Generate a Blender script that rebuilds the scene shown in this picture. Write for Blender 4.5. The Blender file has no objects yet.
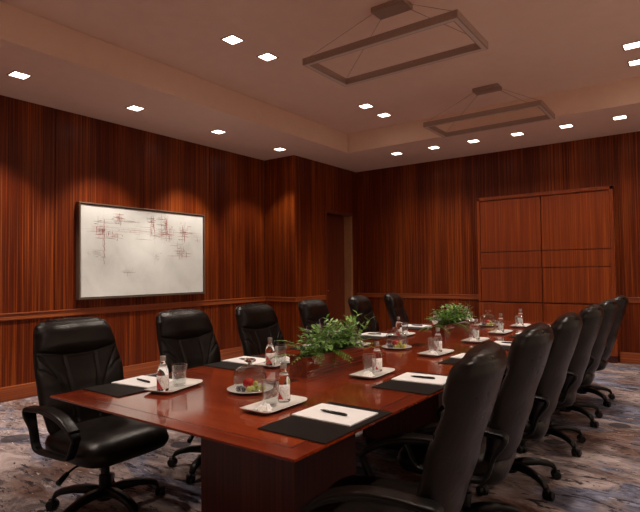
import bpy, bmesh, math, random
from mathutils import Vector, Matrix
random.seed(7)
PI = math.pi
SC = bpy.context.scene
COL = SC.collection
TZ = 0.75                     # table top height
XL, YF, YN, XR = -5.974, 8.496, -0.96, 1.9
H1, H2 = 3.2686, 3.5774       # soffit and raised ceiling
XB, YB = -5.312, 6.591        # projecting wall by the door

# ------------------------------------------------------------------ helpers
def mesh_obj(name, bm, m, parent=None, smooth=False, normals=True):
    if normals:
        bmesh.ops.recalc_face_normals(bm, faces=bm.faces)
    me = bpy.data.meshes.new(name)
    bm.to_mesh(me); bm.free()
    me.materials.append(m)
    if smooth:
        for p in me.polygons: p.use_smooth = True
    o = bpy.data.objects.new(name, me)
    COL.objects.link(o)
    if parent: o.parent = parent
    return o

def smooth_angle(o, ang=40):
    """smooth shade but keep edges sharper than ang"""
    me = o.data
    bm = bmesh.new(); bm.from_mesh(me)
    for f in bm.faces: f.smooth = True
    for e in bm.edges:
        if len(e.link_faces) == 2 and e.calc_face_angle(0) > math.radians(ang): e.smooth = False
    bm.to_mesh(me); bm.free()
    return o

def box(bm, x0, x1, y0, y1, z0, z1, bev=0, seg=2):
    vs = [bm.verts.new(p) for p in ((x0,y0,z0),(x1,y0,z0),(x1,y1,z0),(x0,y1,z0),(x0,y0,z1),(x1,y0,z1),(x1,y1,z1),(x0,y1,z1))]
    fs = [bm.faces.new([vs[i] for i in q]) for q in ((3,2,1,0),(4,5,6,7),(0,1,5,4),(1,2,6,5),(2,3,7,6),(3,0,4,7))]
    if bev:
        es = list({e for f in fs for e in f.edges})
        bmesh.ops.bevel(bm, geom=es, offset=bev, segments=seg, profile=.5, affect='EDGES')

def boxes(*bs, bev=0):
    bm = bmesh.new()
    for b in bs: box(bm, *b, bev=bev)
    return bm

def tube(bm, pts, r, n=8, caps=True, flat=None):
    """pts list of Vectors, r float or list; flat=(a,b) scales side/up"""
    pts = [Vector(p) for p in pts]
    rs = r if isinstance(r, (list, tuple)) else [r]*len(pts)
    rings = []
    up = Vector((0,0,1))
    for i, p in enumerate(pts):
        t = (pts[min(i+1,len(pts)-1)] - pts[max(i-1,0)]).normalized()
        ref = up if abs(t.z) < .95 else Vector((0,1,0))
        s = t.cross(ref).normalized(); u = s.cross(t).normalized()
        ring = []
        for k in range(n):
            a = 2*PI*k/n
            ring.append(bm.verts.new(p + s*math.cos(a)*rs[i] + u*math.sin(a)*rs[i]))
        rings.append(ring)
    for a, b in zip(rings, rings[1:]):
        for k in range(n):
            bm.faces.new((a[k], a[(k+1)%n], b[(k+1)%n], b[k]))
    if caps:
        bm.faces.new(rings[0][::-1]); bm.faces.new(rings[-1])

def lathe(bm, prof, n=32, c=(0,0,0), axis='z'):
    rings = []
    for r, z in prof:
        if r < 1e-6:
            rings.append([bm.verts.new((c[0], c[1], c[2]+z))])
        else:
            rings.append([bm.verts.new((c[0]+r*math.cos(2*PI*k/n), c[1]+r*math.sin(2*PI*k/n), c[2]+z)) for k in range(n)])
    for a, b in zip(rings, rings[1:]):
        for k in range(n):
            k2 = (k+1) % n
            if len(a) == 1 and len(b) == 1: continue
            if len(a) == 1: bm.faces.new((a[0], b[k2], b[k]))
            elif len(b) == 1: bm.faces.new((a[k], a[k2], b[0]))
            else: bm.faces.new((a[k], a[k2], b[k2], b[k]))
    return bm

def thing(name, label, cat, loc=(0,0,0), rz=0, group=None):
    o = bpy.data.objects.new(name, None); COL.objects.link(o)
    o.empty_display_size = .1
    o.location = loc; o.rotation_euler = (0,0,rz)
    return tag(o, label, cat, group)

def tag(o, label, cat, group=None):
    o['label'] = label; o['category'] = cat
    if group: o['group'] = group
    elif 'group' in o: del o['group']
    return o

def struct(name, bm, m):
    o = mesh_obj(name, bm, m); o['kind'] = 'structure'; return o

def copy_tree(o, parent=None):
    c = o.copy(); COL.objects.link(c)
    if parent: c.parent = parent
    for ch in list(o.children): copy_tree(ch, c)
    return c

def place(proto, used, loc, rz, label, cat, group=None):
    if proto.name not in used:
        used.add(proto.name); o = proto
    else:
        o = copy_tree(proto)
    o.location = loc; o.rotation_euler = (0,0,rz)
    tag(o, label, cat, group)
    return o
USED = set()

# ------------------------------------------------------------------ materials
def new_mat(name):
    m = bpy.data.materials.new(name); m.use_nodes = True
    nt = m.node_tree; b = nt.nodes['Principled BSDF']
    return m, nt, b, nt.nodes, nt.links

def ramp(N, stops, interp='LINEAR'):
    r = N.new('ShaderNodeValToRGB'); cr = r.color_ramp; cr.interpolation = interp
    while len(cr.elements) < len(stops): cr.elements.new(.5)
    for e, (p, c) in zip(cr.elements, stops):
        e.position = p; e.color = (*c, 1) if len(c) == 3 else c
    return r

def noise_node(N, L, src, scale, det=4, rough=.5, dist=0, vscale=None, loc=None, rot=None):
    n = N.new('ShaderNodeTexNoise'); n.inputs['Scale'].default_value = scale
    n.inputs['Detail'].default_value = det; n.inputs['Roughness'].default_value = rough
    n.inputs['Distortion'].default_value = dist
    mp = N.new('ShaderNodeMapping')
    if vscale: mp.inputs['Scale'].default_value = vscale
    if loc: mp.inputs['Location'].default_value = loc
    if rot: mp.inputs['Rotation'].default_value = rot
    L.new(src, mp.inputs['Vector']); L.new(mp.outputs[0], n.inputs['Vector'])
    return n

def simple(name, col, rough=.5, metal=0, spec=.5, coat=0, noise_bump=0, nscale=200, var=.12):
    m, nt, b, N, L = new_mat(name)
    tc = N.new('ShaderNodeTexCoord')
    n = noise_node(N, L, tc.outputs['Object'], nscale, 3)
    c0 = tuple(max(0, c*(1-var)) for c in col); c1 = tuple(min(1, c*(1+var)) for c in col)
    r = ramp(N, [(.3, c0), (.7, c1)])
    L.new(n.outputs[0], r.inputs[0]); L.new(r.outputs[0], b.inputs['Base Color'])
    b.inputs['Roughness'].default_value = rough; b.inputs['Metallic'].default_value = metal
    b.inputs['Specular IOR Level'].default_value = spec
    b.inputs['Coat Weight'].default_value = coat
    if noise_bump:
        bp = N.new('ShaderNodeBump'); bp.inputs['Strength'].default_value = noise_bump; bp.inputs['Distance'].default_value = .002
        L.new(n.outputs[0], bp.inputs['Height']); L.new(bp.outputs[0], b.inputs['Normal'])
    return m

def wood(name, grain, dark, mid, light, rough=.3, coat=.3, coat_rough=.12, fine=1.0, block=0, spec=.5):
    """grain: axis index along which the figure runs"""
    m, nt, b, N, L = new_mat(name)
    g = N.new('ShaderNodeNewGeometry')
    def vs(a, l): return tuple(l if i == grain else a for i in range(3))
    n1 = noise_node(N, L, g.outputs['Position'], 1, 5, .62, .15, vs(85*fine, .40*fine))
    n2 = noise_node(N, L, g.outputs['Position'], 1, 3, .6, 0, vs(210*fine, 1.2*fine), loc=(3,5,1))
    n3 = noise_node(N, L, g.outputs['Position'], 1, 2, .5, 0, vs(3.2, .25), loc=(9,2,4))
    a = N.new('ShaderNodeMath'); a.operation = 'MULTIPLY_ADD'; a.inputs[1].default_value = .5
    L.new(n2.outputs[0], a.inputs[0]); 
    s = N.new('ShaderNodeMath'); s.operation = 'MULTIPLY'; s.inputs[1].default_value = .75
    L.new(n1.outputs[0], s.inputs[0]); L.new(s.outputs[0], a.inputs[2])
    a2 = N.new('ShaderNodeMath'); a2.operation = 'MULTIPLY_ADD'; a2.inputs[1].default_value = .35
    L.new(n3.outputs[0], a2.inputs[0]); L.new(a.outputs[0], a2.inputs[2])
    r = ramp(N, [(.55, dark), (.80, mid), (1.02, light)])
    L.new(a2.outputs[0], r.inputs[0])
    L.new(r.outputs[0], b.inputs['Base Color'])
    b.inputs['Roughness'].default_value = rough
    b.inputs['Specular IOR Level'].default_value = spec
    b.inputs['Coat Weight'].default_value = coat; b.inputs['Coat Roughness'].default_value = coat_rough
    bp = N.new('ShaderNodeBump'); bp.inputs['Strength'].default_value = .12; bp.inputs['Distance'].default_value = .001
    L.new(n2.outputs[0], bp.inputs['Height']); L.new(bp.outputs[0], b.inputs['Normal'])
    return m

WD, WM, WL = (.020,.0022,.0005), (.102,.0138,.0019), (.33,.074,.010)
M_wallwood = wood('mahogany_vertical', 2, WD, WM, WL, .40, .05, .25, spec=.2)
M_cabwood = wood('mahogany_cabinet', 2, (.075,.0105,.0018), (.18,.029,.0042), (.34,.072,.010), .38, .12, .2, spec=.35)
M_raily = wood('mahogany_rail_y', 1, (.09,.018,.005), (.24,.052,.012), (.42,.115,.028), .36, .15, .2)
M_railx = wood('mahogany_rail_x', 0, (.09,.018,.005), (.24,.052,.012), (.42,.115,.028), .36, .15, .2)
M_doorwood = wood('mahogany_door', 2, (.03,.005,.002), (.11,.018,.006), (.2,.04,.012), .36, .3, .2)
M_table = wood('table_veneer', 1, (.055,.005,.0015), (.18,.020,.0045), (.40,.058,.010), .22, .85, .075, fine=.45)
M_tableb = wood('table_border_veneer', 0, (.060,.006,.0016), (.20,.024,.005), (.44,.068,.011), .22, .85, .075, fine=.45)
M_ped = wood('pedestal_veneer', 2, (.030,.006,.004), (.075,.014,.008), (.13,.026,.013), .4, .2, .2)
M_planter = wood('planter_veneer', 1, (.05,.008,.003), (.15,.024,.007), (.26,.05,.014), .12, 1, .03, fine=.6)
M_dark = simple('dark_inlay', (.012,.006,.004), .3)
M_black = simple('black_plastic', (.005,.005,.005), .42, spec=.3, nscale=60)
M_blackgl = simple('black_gloss', (.008,.008,.008), .15)
M_jamb = simple('door_jamb_paint', (.36,.17,.075), .5, nscale=30, var=.08)
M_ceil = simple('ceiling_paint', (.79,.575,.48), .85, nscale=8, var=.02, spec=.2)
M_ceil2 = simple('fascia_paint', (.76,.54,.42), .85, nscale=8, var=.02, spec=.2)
M_bounce_cream = simple('bounce_cream_wall', (.78,.70,.62), .8, nscale=12, var=.03, spec=.2)  # pale tone chosen for the unseen walls so they bounce light back
M_white = simple('white_ceramic', (.80,.78,.74), .18, nscale=20, var=.02, coat=.5)
M_paper = simple('white_paper', (.86,.85,.86), .7, nscale=20, var=.01)
M_cloth = simple('white_cloth', (.84,.82,.80), .85, nscale=300, var=.04, noise_bump=.3)
M_pad = simple('black_blotter_leather', (.012,.009,.008), .6, spec=.12, noise_bump=.25, nscale=500)
M_steel = simple('brushed_steel', (.62,.60,.58), .28, metal=1, nscale=120, var=.05)
M_bronze = simple('pendant_bronze', (.36,.25,.205), .42, metal=.3, nscale=80, var=.1)
M_lens = simple('pendant_lens', (.62,.50,.44), .5, nscale=40, var=.03)
M_frame = simple('picture_frame_metal', (.23,.17,.13), .35, metal=.7, nscale=60, var=.1)
M_soil = simple('soil', (.03,.02,.012), .95, nscale=120, var=.5, noise_bump=1)
M_apple = simple('red_fruit_skin', (.50,.012,.010), .22, nscale=30, var=.35)
M_grape = simple('green_grape_skin', (.50,.48,.10), .25, nscale=40, var=.2)
M_dgrape = simple('dark_grape_skin', (.03,.012,.02), .28, nscale=40, var=.3)
M_stem = simple('plant_stem', (.10,.07,.03), .7, nscale=60, var=.3)
M_twig = simple('purple_sprig', (.28,.14,.20), .7, nscale=60, var=.3)

def leather():
    m, nt, b, N, L = new_mat('black_leather')
    tc = N.new('ShaderNodeTexCoord')
    v = N.new('ShaderNodeTexVoronoi'); v.inputs['Scale'].default_value = 260
    L.new(tc.outputs['Object'], v.inputs['Vector'])
    n = noise_node(N, L, tc.outputs['Object'], 9, 4, .55)
    r = ramp(N, [(.3, (.0045,.0030,.0024)), (.7, (.010,.0066,.0053))])
    L.new(n.outputs[0], r.inputs[0]); L.new(r.outputs[0], b.inputs['Base Color'])
    r2 = ramp(N, [(.3, (.27,)*3), (.7, (.40,)*3)])
    L.new(n.outputs[0], r2.inputs[0]); L.new(r2.outputs[0], b.inputs['Roughness'])
    a = N.new('ShaderNodeMath'); a.operation = 'MULTIPLY_ADD'; a.inputs[1].default_value = .06
    L.new(v.outputs['Distance'], a.inputs[0]); L.new(n.outputs[0], a.inputs[2])
    bp = N.new('ShaderNodeBump'); bp.inputs['Strength'].default_value = .35; bp.inputs['Distance'].default_value = .012
    L.new(a.outputs[0], bp.inputs['Height']); L.new(bp.outputs[0], b.inputs['Normal'])
    b.inputs['Specular IOR Level'].default_value = .25
    return m
M_leather = leather()

def glass(name, col=(1,1,1), ior=1.45, rough=0):
    m, nt, b, N, L = new_mat(name)
    tc = N.new('ShaderNodeTexCoord'); n = noise_node(N, L, tc.outputs['Object'], 5, 1)
    r = ramp(N, [(.2, tuple(c*.985 for c in col)), (.8, col)])
    L.new(n.outputs[0], r.inputs[0]); L.new(r.outputs[0], b.inputs['Base Color'])
    b.inputs['Transmission Weight'].default_value = 1; b.inputs['IOR'].default_value = ior
    b.inputs['Roughness'].default_value = rough
    return m
def thin_glass(ex=2.4, base=.06):
    m, nt, b, N, L = new_mat('clear_thin_glass')
    tc = N.new('ShaderNodeTexCoord'); n = noise_node(N, L, tc.outputs['Object'], 5, 1)
    r = ramp(N, [(.2, (.90,.92,.92)), (.8, (.93,.945,.945))]); L.new(n.outputs[0], r.inputs[0])
    tr = N.new('ShaderNodeBsdfTransparent'); gl = N.new('ShaderNodeBsdfGlossy'); gl.inputs['Roughness'].default_value = .02
    gl.inputs['Color'].default_value = (1,1,1,1); L.new(r.outputs[0], tr.inputs[0])
    ly = N.new('ShaderNodeLayerWeight'); ly.inputs['Blend'].default_value = .5
    pw = N.new('ShaderNodeMath'); pw.operation = 'POWER'; pw.inputs[1].default_value = ex; L.new(ly.outputs['Facing'], pw.inputs[0])
    lw = N.new('ShaderNodeMath'); lw.operation = 'MULTIPLY_ADD'; lw.inputs[1].default_value = .85; lw.inputs[2].default_value = base; L.new(pw.outputs[0], lw.inputs[0])
    mx = N.new('ShaderNodeMixShader'); L.new(lw.outputs[0], mx.inputs[0]); L.new(tr.outputs[0], mx.inputs[1]); L.new(gl.outputs[0], mx.inputs[2])
    L.new(mx.outputs[0], N['Material Output'].inputs['Surface']); return m
M_glass = thin_glass()
M_dome = thin_glass(4.2, .035)
M_bottle = glass('water_filled_bottle', (.97,.99,.98), 1.36)

def leaf_mat(name, c0, c1, c2):
    m, nt, b, N, L = new_mat(name)
    tc = N.new('ShaderNodeTexCoord'); n = noise_node(N, L, tc.outputs['Object'], 38, 2)
    r = ramp(N, [(.32, c0), (.52, c1), (.72, c2)])
    L.new(n.outputs[0], r.inputs[0]); L.new(r.outputs[0], b.inputs['Base Color'])
    b.inputs['Roughness'].default_value = .42
    b.inputs['Subsurface Weight'].default_value = 0
    tr = N.new('ShaderNodeBsdfTranslucent'); mx = N.new('ShaderNodeMixShader'); mx.inputs[0].default_value = .25
    L.new(r.outputs[0], tr.inputs[0]); L.new(b.outputs[0], mx.inputs[1]); L.new(tr.outputs[0], mx.inputs[2])
    L.new(mx.outputs[0], N['Material Output'].inputs['Surface'])
    return m
M_fern = leaf_mat('fern_leaf', (.03,.09,.010), (.10,.22,.03), (.30,.45,.09))
M_ivy = leaf_mat('broad_leaf', (.025,.085,.010), (.11,.27,.035), (.48,.66,.26))
M_tall = leaf_mat('upright_leaf', (.06,.16,.02), (.22,.42,.08), (.50,.68,.25))

def carpet():
    m, nt, b, N, L = new_mat('abstract_carpet')
    g = N.new('ShaderNodeNewGeometry')
    P = g.outputs['Position']
    def nz(scale, det, vs, loc, rot=.5, dist=0, rough=.55):
        return noise_node(N, L, P, scale, det, rough, dist, vs, loc, (0,0,rot)).outputs[0]
    def mixc(f, a, c):
        x = N.new('ShaderNodeMix'); x.data_type = 'RGBA'
        if isinstance(f, float): x.inputs[0].default_value = f
        else: L.new(f, x.inputs[0])
        for s, v in ((6, a), (7, c)):
            if isinstance(v, tuple): x.inputs[s].default_value = (*v, 1)
            else: L.new(v, x.inputs[s])
        return x.outputs[2]
    def mask(src, a, c):
        r = ramp(N, [(a, (0,0,0)), (c, (1,1,1))]); L.new(src, r.inputs[0]); return r.outputs[0]
    base = ramp(N, [(.33, (.055,.042,.043)), (.44, (.135,.105,.105)), (.52, (.26,.20,.195)), (.66, (.40,.33,.32))])
    L.new(nz(1, 8, (2.2,3.9,1), (0,0,0), .35, .9, .72), base.inputs[0])
    blue = ramp(N, [(.36, (.035,.035,.055)), (.5, (.12,.12,.17)), (.68, (.30,.31,.40))])
    L.new(nz(1, 9, (3,6,1), (4,1,0), .35, 1.2, .76), blue.inputs[0])
    rust = ramp(N, [(.36, (.06,.032,.028)), (.6, (.22,.135,.11))])
    L.new(nz(1, 8, (3,6,1), (7,3,0), .35, 1.2, .68), rust.inputs[0])
    c = mixc(mask(nz(.75, 6, (1,1.9,1), (2.6,8.1,0), .35, .8, .62), .50, .55), base.outputs[0], blue.outputs[0])
    c = mixc(mask(nz(.9, 6, (1,2.1,1), (11,5,0), .35, .6, .62), .53, .60), c, rust.outputs[0])
    # thin dark broken strokes
    c = mixc(mask(nz(1, 9, (5,17,1), (1,9,0), .35, 1.0, .72), .56, .585), c, (.030,.024,.028))
    # pale scratchy flecks
    c = mixc(mask(nz(1, 9, (6,22,1), (13,2,0), .35, .8, .72), .61, .64), c, (.50,.44,.43))
    # dark round blots
    v = N.new('ShaderNodeTexVoronoi'); v.inputs['Scale'].default_value = 2.3; v.inputs['Randomness'].default_value = 1
    mp = N.new('ShaderNodeMapping'); mp.inputs['Scale'].default_value = (1,1,0); L.new(P, mp.inputs['Vector'])
    wob = noise_node(N, L, P, 9, 2).outputs['Color']
    add = N.new('ShaderNodeMix'); add.data_type = 'VECTOR'; add.inputs[0].default_value = .04
    L.new(mp.outputs[0], add.inputs[4]); L.new(wob, add.inputs[5])
    L.new(add.outputs[1], v.inputs['Vector'])
    sz = N.new('ShaderNodeSeparateColor'); L.new(v.outputs['Color'], sz.inputs[0])
    th = N.new('ShaderNodeMath'); th.operation = 'MULTIPLY_ADD'; th.inputs[1].default_value = .30; th.inputs[2].default_value = -.05
    L.new(sz.outputs[0], th.inputs[0])
    lt = N.new('ShaderNodeMath'); lt.operation = 'LESS_THAN'
    L.new(v.outputs['Distance'], lt.inputs[0]); L.new(th.outputs[0], lt.inputs[1])
    half = N.new('ShaderNodeMath'); half.operation = 'MULTIPLY'; half.inputs[1].default_value = .86
    L.new(lt.outputs[0], half.inputs[0])
    c = mixc(half.outputs[0], c, (.035,.030,.036))
    L.new(c, b.inputs['Base Color'])
    b.inputs['Roughness'].default_value = .95; b.inputs['Specular IOR Level'].default_value = .15
    bp = N.new('ShaderNodeBump'); bp.inputs['Strength'].default_value = .5; bp.inputs['Distance'].default_value = .004
    L.new(noise_node(N, L, P, 260, 2).outputs[0], bp.inputs['Height']); L.new(bp.outputs[0], b.inputs['Normal'])
    return m
M_carpet = carpet()

def canvas():
    """off-white canvas, broken red-brown vertical and horizontal scribbles (object y = across, z = up)"""
    m, nt, b, N, L = new_mat('painted_canvas')
    tc = N.new('ShaderNodeTexCoord'); P = tc.outputs['Object']
    sep = N.new('ShaderNodeSeparateXYZ'); L.new(P, sep.inputs[0])
    def M(op, a, c=None, d=None):
        x = N.new('ShaderNodeMath'); x.operation = op
        for i, v in enumerate((a, c, d)):
            if v is None: continue
            if isinstance(v, (int, float)): x.inputs[i].default_value = v
            else: L.new(v, x.inputs[i])
        return x.outputs[0]
    def blob(cy, cz, sy, sz):
        dy = M('DIVIDE', M('SUBTRACT', sep.outputs[1], cy), sy); dz = M('DIVIDE', M('SUBTRACT', sep.outputs[2], cz), sz)
        d = M('ADD', M('MULTIPLY', dy, dy), M('MULTIPLY', dz, dz))
        return M('MAXIMUM', M('SUBTRACT', 1, d), 0)
    W, Hh = 1.90, 1.14
    def uv(u, v): return ((u-.5)*W, (.5-v)*Hh)
    red, dark = [], []
    # (u from left, v from top, half sizes)
    for (u, v, a, c) in ((.16,.30,.022,.34),(.13,.25,.12,.10),(.265,.13,.05,.085),(.24,.32,.06,.06),(.53,.16,.028,.15),(.64,.16,.045,.13),(.68,.24,.09,.12),(.62,.28,.16,.08),(.81,.24,.06,.09),(.80,.50,.08,.13),(.90,.27,.10,.04),(.96,.33,.02,.05)):
        y, z = uv(u, v); red.append(blob(y, z, a*1.25, c*1.1))
    for (u, v, a, c) in ((.16,.50,.03,.22),(.12,.52,.07,.06),(.33,.16,.10,.05),(.40,.26,.26,.05),(.34,.72,.10,.09),(.66,.32,.16,.14),(.56,.55,.08,.12)):
        y, z = uv(u, v); dark.append(blob(y, z, a*1.25, c))
    def mx(l):
        o = l[0]
        for x in l[1:]: o = M('MAXIMUM', o, x)
        return o
    nv = noise_node(N, L, P, 1, 5, .7, .6, (1, 120, 22)).outputs[0]
    nh = noise_node(N, L, P, 1, 5, .7, .6, (1, 20, 150), loc=(3,3,3)).outputs[0]
    nn = M('MAXIMUM', nv, nh)
    def thr(mask, off, wid):
        t = M('MULTIPLY_ADD', mask, .16, nn)
        r = ramp(N, [(off, (0,0,0)), (off+wid, (1,1,1))]); L.new(M('MULTIPLY', t, 1), r.inputs[0])
        g = ramp(N, [(.02, (0,0,0)), (.25, (1,1,1))]); L.new(mask, g.inputs[0])
        return M('MULTIPLY', r.outputs[0], g.outputs[0])
    rm = thr(mx(red), .665, .02); dm = thr(mx(dark), .685, .02)
    bgn = noise_node(N, L, P, 3.2, 5, .6, .4).outputs[0]
    bg = ramp(N, [(.3, (.58,.61,.60)), (.5, (.66,.69,.68)), (.72, (.71,.74,.73))]); L.new(bgn, bg.inputs[0])
    def mixc(f, a, c, k=1.0):
        x = N.new('ShaderNodeMix'); x.data_type = 'RGBA'
        L.new(M('MULTIPLY', f, k), x.inputs[0]); L.new(a, x.inputs[6]); x.inputs[7].default_value = (*c, 1); return x.outputs[2]
    c = mixc(dm, bg.outputs[0], (.40,.38,.36), .35)
    c = mixc(rm, c, (.50,.30,.27), .35)
    L.new(c, b.inputs['Base Color']); b.inputs['Roughness'].default_value = .75
    b.inputs['Specular IOR Level'].default_value = .25
    return m
M_canvas = canvas()

def label_mat():
    """bottle label: white with a red patch low down and pink-grey print"""
    m, nt, b, N, L = new_mat('bottle_label_print')
    tc = N.new('ShaderNodeTexCoord'); sep = N.new('ShaderNodeSeparateXYZ'); L.new(tc.outputs['Object'], sep.inputs[0])
    n = noise_node(N, L, tc.outputs['Object'], 1, 3, .6, 0, (150,150,330))
    r = ramp(N, [(.36, (.40,.22,.20)), (.45, (.78,.70,.68)), (.52, (.86,.85,.84))]); L.new(n.outputs[0], r.inputs[0])
    ad = N.new('ShaderNodeMath'); ad.operation = 'MULTIPLY_ADD'; ad.inputs[1].default_value = 1.6; L.new(sep.outputs[1], ad.inputs[0]); L.new(sep.outputs[2], ad.inputs[2])
    zr = ramp(N, [(.0, (.65,.03,.03)), (.018, (.65,.03,.03)), (.020, (1,1,1)), (1, (1,1,1))]); L.new(ad.outputs[0], zr.inputs[0])
    x = N.new('ShaderNodeMix'); x.data_type = 'RGBA'; x.blend_type = 'MULTIPLY'; x.inputs[0].default_value = 1
    L.new(r.outputs[0], x.inputs[6]); L.new(zr.outputs[0], x.inputs[7]); L.new(x.outputs[2], b.inputs['Base Color'])
    b.inputs['Roughness'].default_value = .5
    return m
M_label = label_mat()

def emis(name, col, s):
    m, nt, b, N, L = new_mat(name)
    e = N.new('ShaderNodeEmission'); e.inputs[0].default_value = (*col, 1); e.inputs[1].default_value = s
    L.new(e.outputs[0], N['Material Output'].inputs['Surface']); return m
M_lamp = emis('downlight_lens', (1,.86,.72), 9)

# ------------------------------------------------------------------ room shell
def struct_box(name, m, *bs): return struct(name, boxes(*bs), m)
struct_box('floor', M_carpet, (XL-.1, XR+.1, YN-.1, YF+.1, -.1, 0))
# ceiling: soffit ring and raised tray with its fascia
CX0, CX1, CY0, CY1 = -4.547, .49, .51, 7.031
bm = boxes((XL-.1, CX0, YN-.1, YF+.1, H1, H2+.1), (CX1, XR+.1, YN-.1, YF+.1, H1, H2+.1),
           (CX0, CX1, YN-.1, CY0, H1, H2+.1), (CX0, CX1, CY1, YF+.1, H1, H2+.1), (CX0, CX1, CY0, CY1, H2, H2+.1))
ceil = struct('ceiling', bm, M_ceil)
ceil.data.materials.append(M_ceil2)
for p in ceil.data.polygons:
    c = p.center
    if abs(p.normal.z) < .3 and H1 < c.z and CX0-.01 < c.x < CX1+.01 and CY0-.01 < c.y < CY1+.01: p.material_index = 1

RZ0, RZ1, BBH = .855, .925, .155   # dado rail, baseboard
G = .004
def panels_x(x, yseams, holes=()):
    """panel slabs on a wall facing +x whose face lies at x"""
    bs = [(x-.10, x-.012, yseams[0], yseams[-1], 0, H1)]
    for a, b_ in zip(yseams, yseams[1:]):
        bs += [(x-.012, x, a+G, b_-G, BBH-.02, RZ0+.01), (x-.012, x, a+G, b_-G, RZ1-.01, H1)]
    return bs
def panels_y(y, xseams):
    bs = [(xseams[0], xseams[-1], y+.012, y+.10, 0, H1)]
    for a, b_ in zip(xseams, xseams[1:]):
        bs += [(a+G, b_-G, y, y+.012, BBH-.02, RZ0+.01), (a+G, b_-G, y, y+.012, RZ1-.01, H1)]
    return bs
struct_box('wall_left', M_wallwood, *panels_x(XL, [YN, -.5, .67, 1.84, 3.01, 4.18, 5.35, YB]))
struct_box('wall_back', M_wallwood, *panels_y(YF, [XB, -4.29, -2.89, -.90, .50, XR]))
# projecting wall with the door recess
D0, D1, DZ, DD = 7.455, 8.314, 2.422, .16
struct_box('wall_projecting', M_wallwood,
    (XL, XB-.012, YB+.012, D0, 0, H1), (XL, XB-.012, D0, D1, DZ, H1), (XL, XB-.012, D1, YF+.1, 0, H1),
    (XL, XB-DD-.06, D0, D1, 0, DZ),
    (XB-.012, XB, YB+.012, D0-.03, BBH-.02, RZ0+.01), (XB-.012, XB, YB+.012, 7.0, RZ1-.01, H1), (XB-.012, XB, 7.0+G, D0-.03, RZ1-.01, H1),
    (XB-.012, XB, D0-.03+G, D1+.03, DZ+.03, H1), (XB-.012, XB, D1+.03+G, YF, BBH-.02, H1),
    (XL, XB, YB, YB+.012, BBH-.02, RZ0+.01), (XL, XB, YB, YB+.012, RZ1-.01, H1))
struct_box('wall_right', M_bounce_cream, (XR, XR+.1, YN, YF, 0, H1))
struct_box('wall_front', M_bounce_cream, (XL, XR, YN-.1, YN, 0, H1))
d = struct('door_1', boxes((XB-DD-.055, XB-DD, D0+.03, D1-.03, .005, DZ-.03), bev=.003), M_doorwood)
bm = bmesh.new(); tube(bm, [(XB-DD, D0+.10, 1.0), (XB-DD+.05, D0+.10, 1.0), (XB-DD+.055, D0+.12, 1.0), (XB-DD+.055, D0+.22, 1.0)], .009, 8)
h = mesh_obj('door_handle', bm, M_steel, d, True)
struct_box('trim_1', M_jamb, (XB-DD, XB+.006, D1-.03, D1+.012, 0, DZ+.0))
struct_box('trim_2', M_doorwood, (XB-DD, XB+.010, D0-.03, D0+.03, 0, DZ+.03), (XB-DD, XB+.010, D0+.03, D1+.012, DZ-.03, DZ+.03),
           (XB-.01, XB+.010, D1+.012, D1+.04, 0, DZ+.03))
# dado rails
def railbm(*bs): return boxes(*bs, bev=.004)
struct('trim_3', railbm((XL, XL+.016, YN, YB, RZ0, RZ1), (XL, XL+.024, YN, YB, RZ1-.006, RZ1+.008)), M_raily)
struct('trim_4', railbm((XL+.016, XB+.016, YB-.016, YB, RZ0, RZ1), (XL+.016, XB+.024, YB-.024, YB, RZ1-.006, RZ1+.008)), M_railx)
struct('trim_5', railbm((XB, XB+.016, YB, D0-.03, RZ0, RZ1), (XB, XB+.024, YB, D0-.03, RZ1-.006, RZ1+.008)), M_raily)
struct('trim_6', railbm((XB, -2.92, YF-.016, YF, RZ0, RZ1), (XB, -2.92, YF-.024, YF, RZ1-.006, RZ1+.008)), M_railx)
struct('trim_7', railbm((-.93, XR, YF-.016, YF, RZ0, RZ1), (-.93, XR, YF-.024, YF, RZ1-.006, RZ1+.008)), M_railx)
struct('baseboard_left', railbm((XL, XL+.018, YN, YB, 0, BBH)), M_raily)
struct('baseboard_projecting', railbm((XB, XB+.018, YB, D0-.03, 0, BBH), (XL+.018, XB+.018, YB-.018, YB, 0, BBH)), M_raily)
struct('baseboard_back', railbm((XB, -2.92, YF-.018, YF, 0, BBH), (-.93, XR, YF-.018, YF, 0, BBH)), M_railx)

# ------------------------------------------------------------------ built-in wall cabinet
PX0, PX1, PZ0, PZ1 = -2.908, -.944, .830, 2.521
CD = .11
cab = thing('wall_cabinet', 'shallow mahogany cabinet front built onto the far panelled wall, paneled doors', 'cabinet', ((PX0+PX1)/2, YF, 0))
def cpart(name, m, *bs, bev=.003):
    bm = bmesh.new()
    for b_ in bs:
        box(bm, b_[0]-cab.location.x, b_[1]-cab.location.x, b_[2]-YF, b_[3]-YF, b_[4], b_[5], bev=bev)
    return mesh_obj(name, bm, m, cab)
cpart('carcass', M_cabwood, (PX0, PX0+.045, YF-CD-.02, YF-.0005, PZ0, PZ1), (PX1-.045, PX1, YF-CD-.02, YF-.0005, PZ0, PZ1),
      (PX0, PX1, YF-CD-.02, YF-.0005, PZ1-.05, PZ1), (PX0+.045, PX1-.045, YF-.03, YF-.0005, PZ0, PZ1-.05))
mid = -1.925
for (a, b_) in ((PX0+.048, mid-.006), (mid+.006, PX1-.048)):
    dd = cpart('door', M_cabwood, (a, b_, YF-CD, YF-.032, PZ0+.008, 1.368-.006), (a, b_, YF-CD, YF-.032, 1.368+.006, 1.625-.006), (a, b_, YF-CD, YF-.032, 1.625+.006, PZ1-.053), bev=.002)
cpart('base_panel', M_cabwood, (PX0, mid-.006, YF-CD-.01, YF-.0005, .10, PZ0-.012), (mid+.006, PX1, YF-CD-.01, YF-.0005, .10, PZ0-.012))
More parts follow.
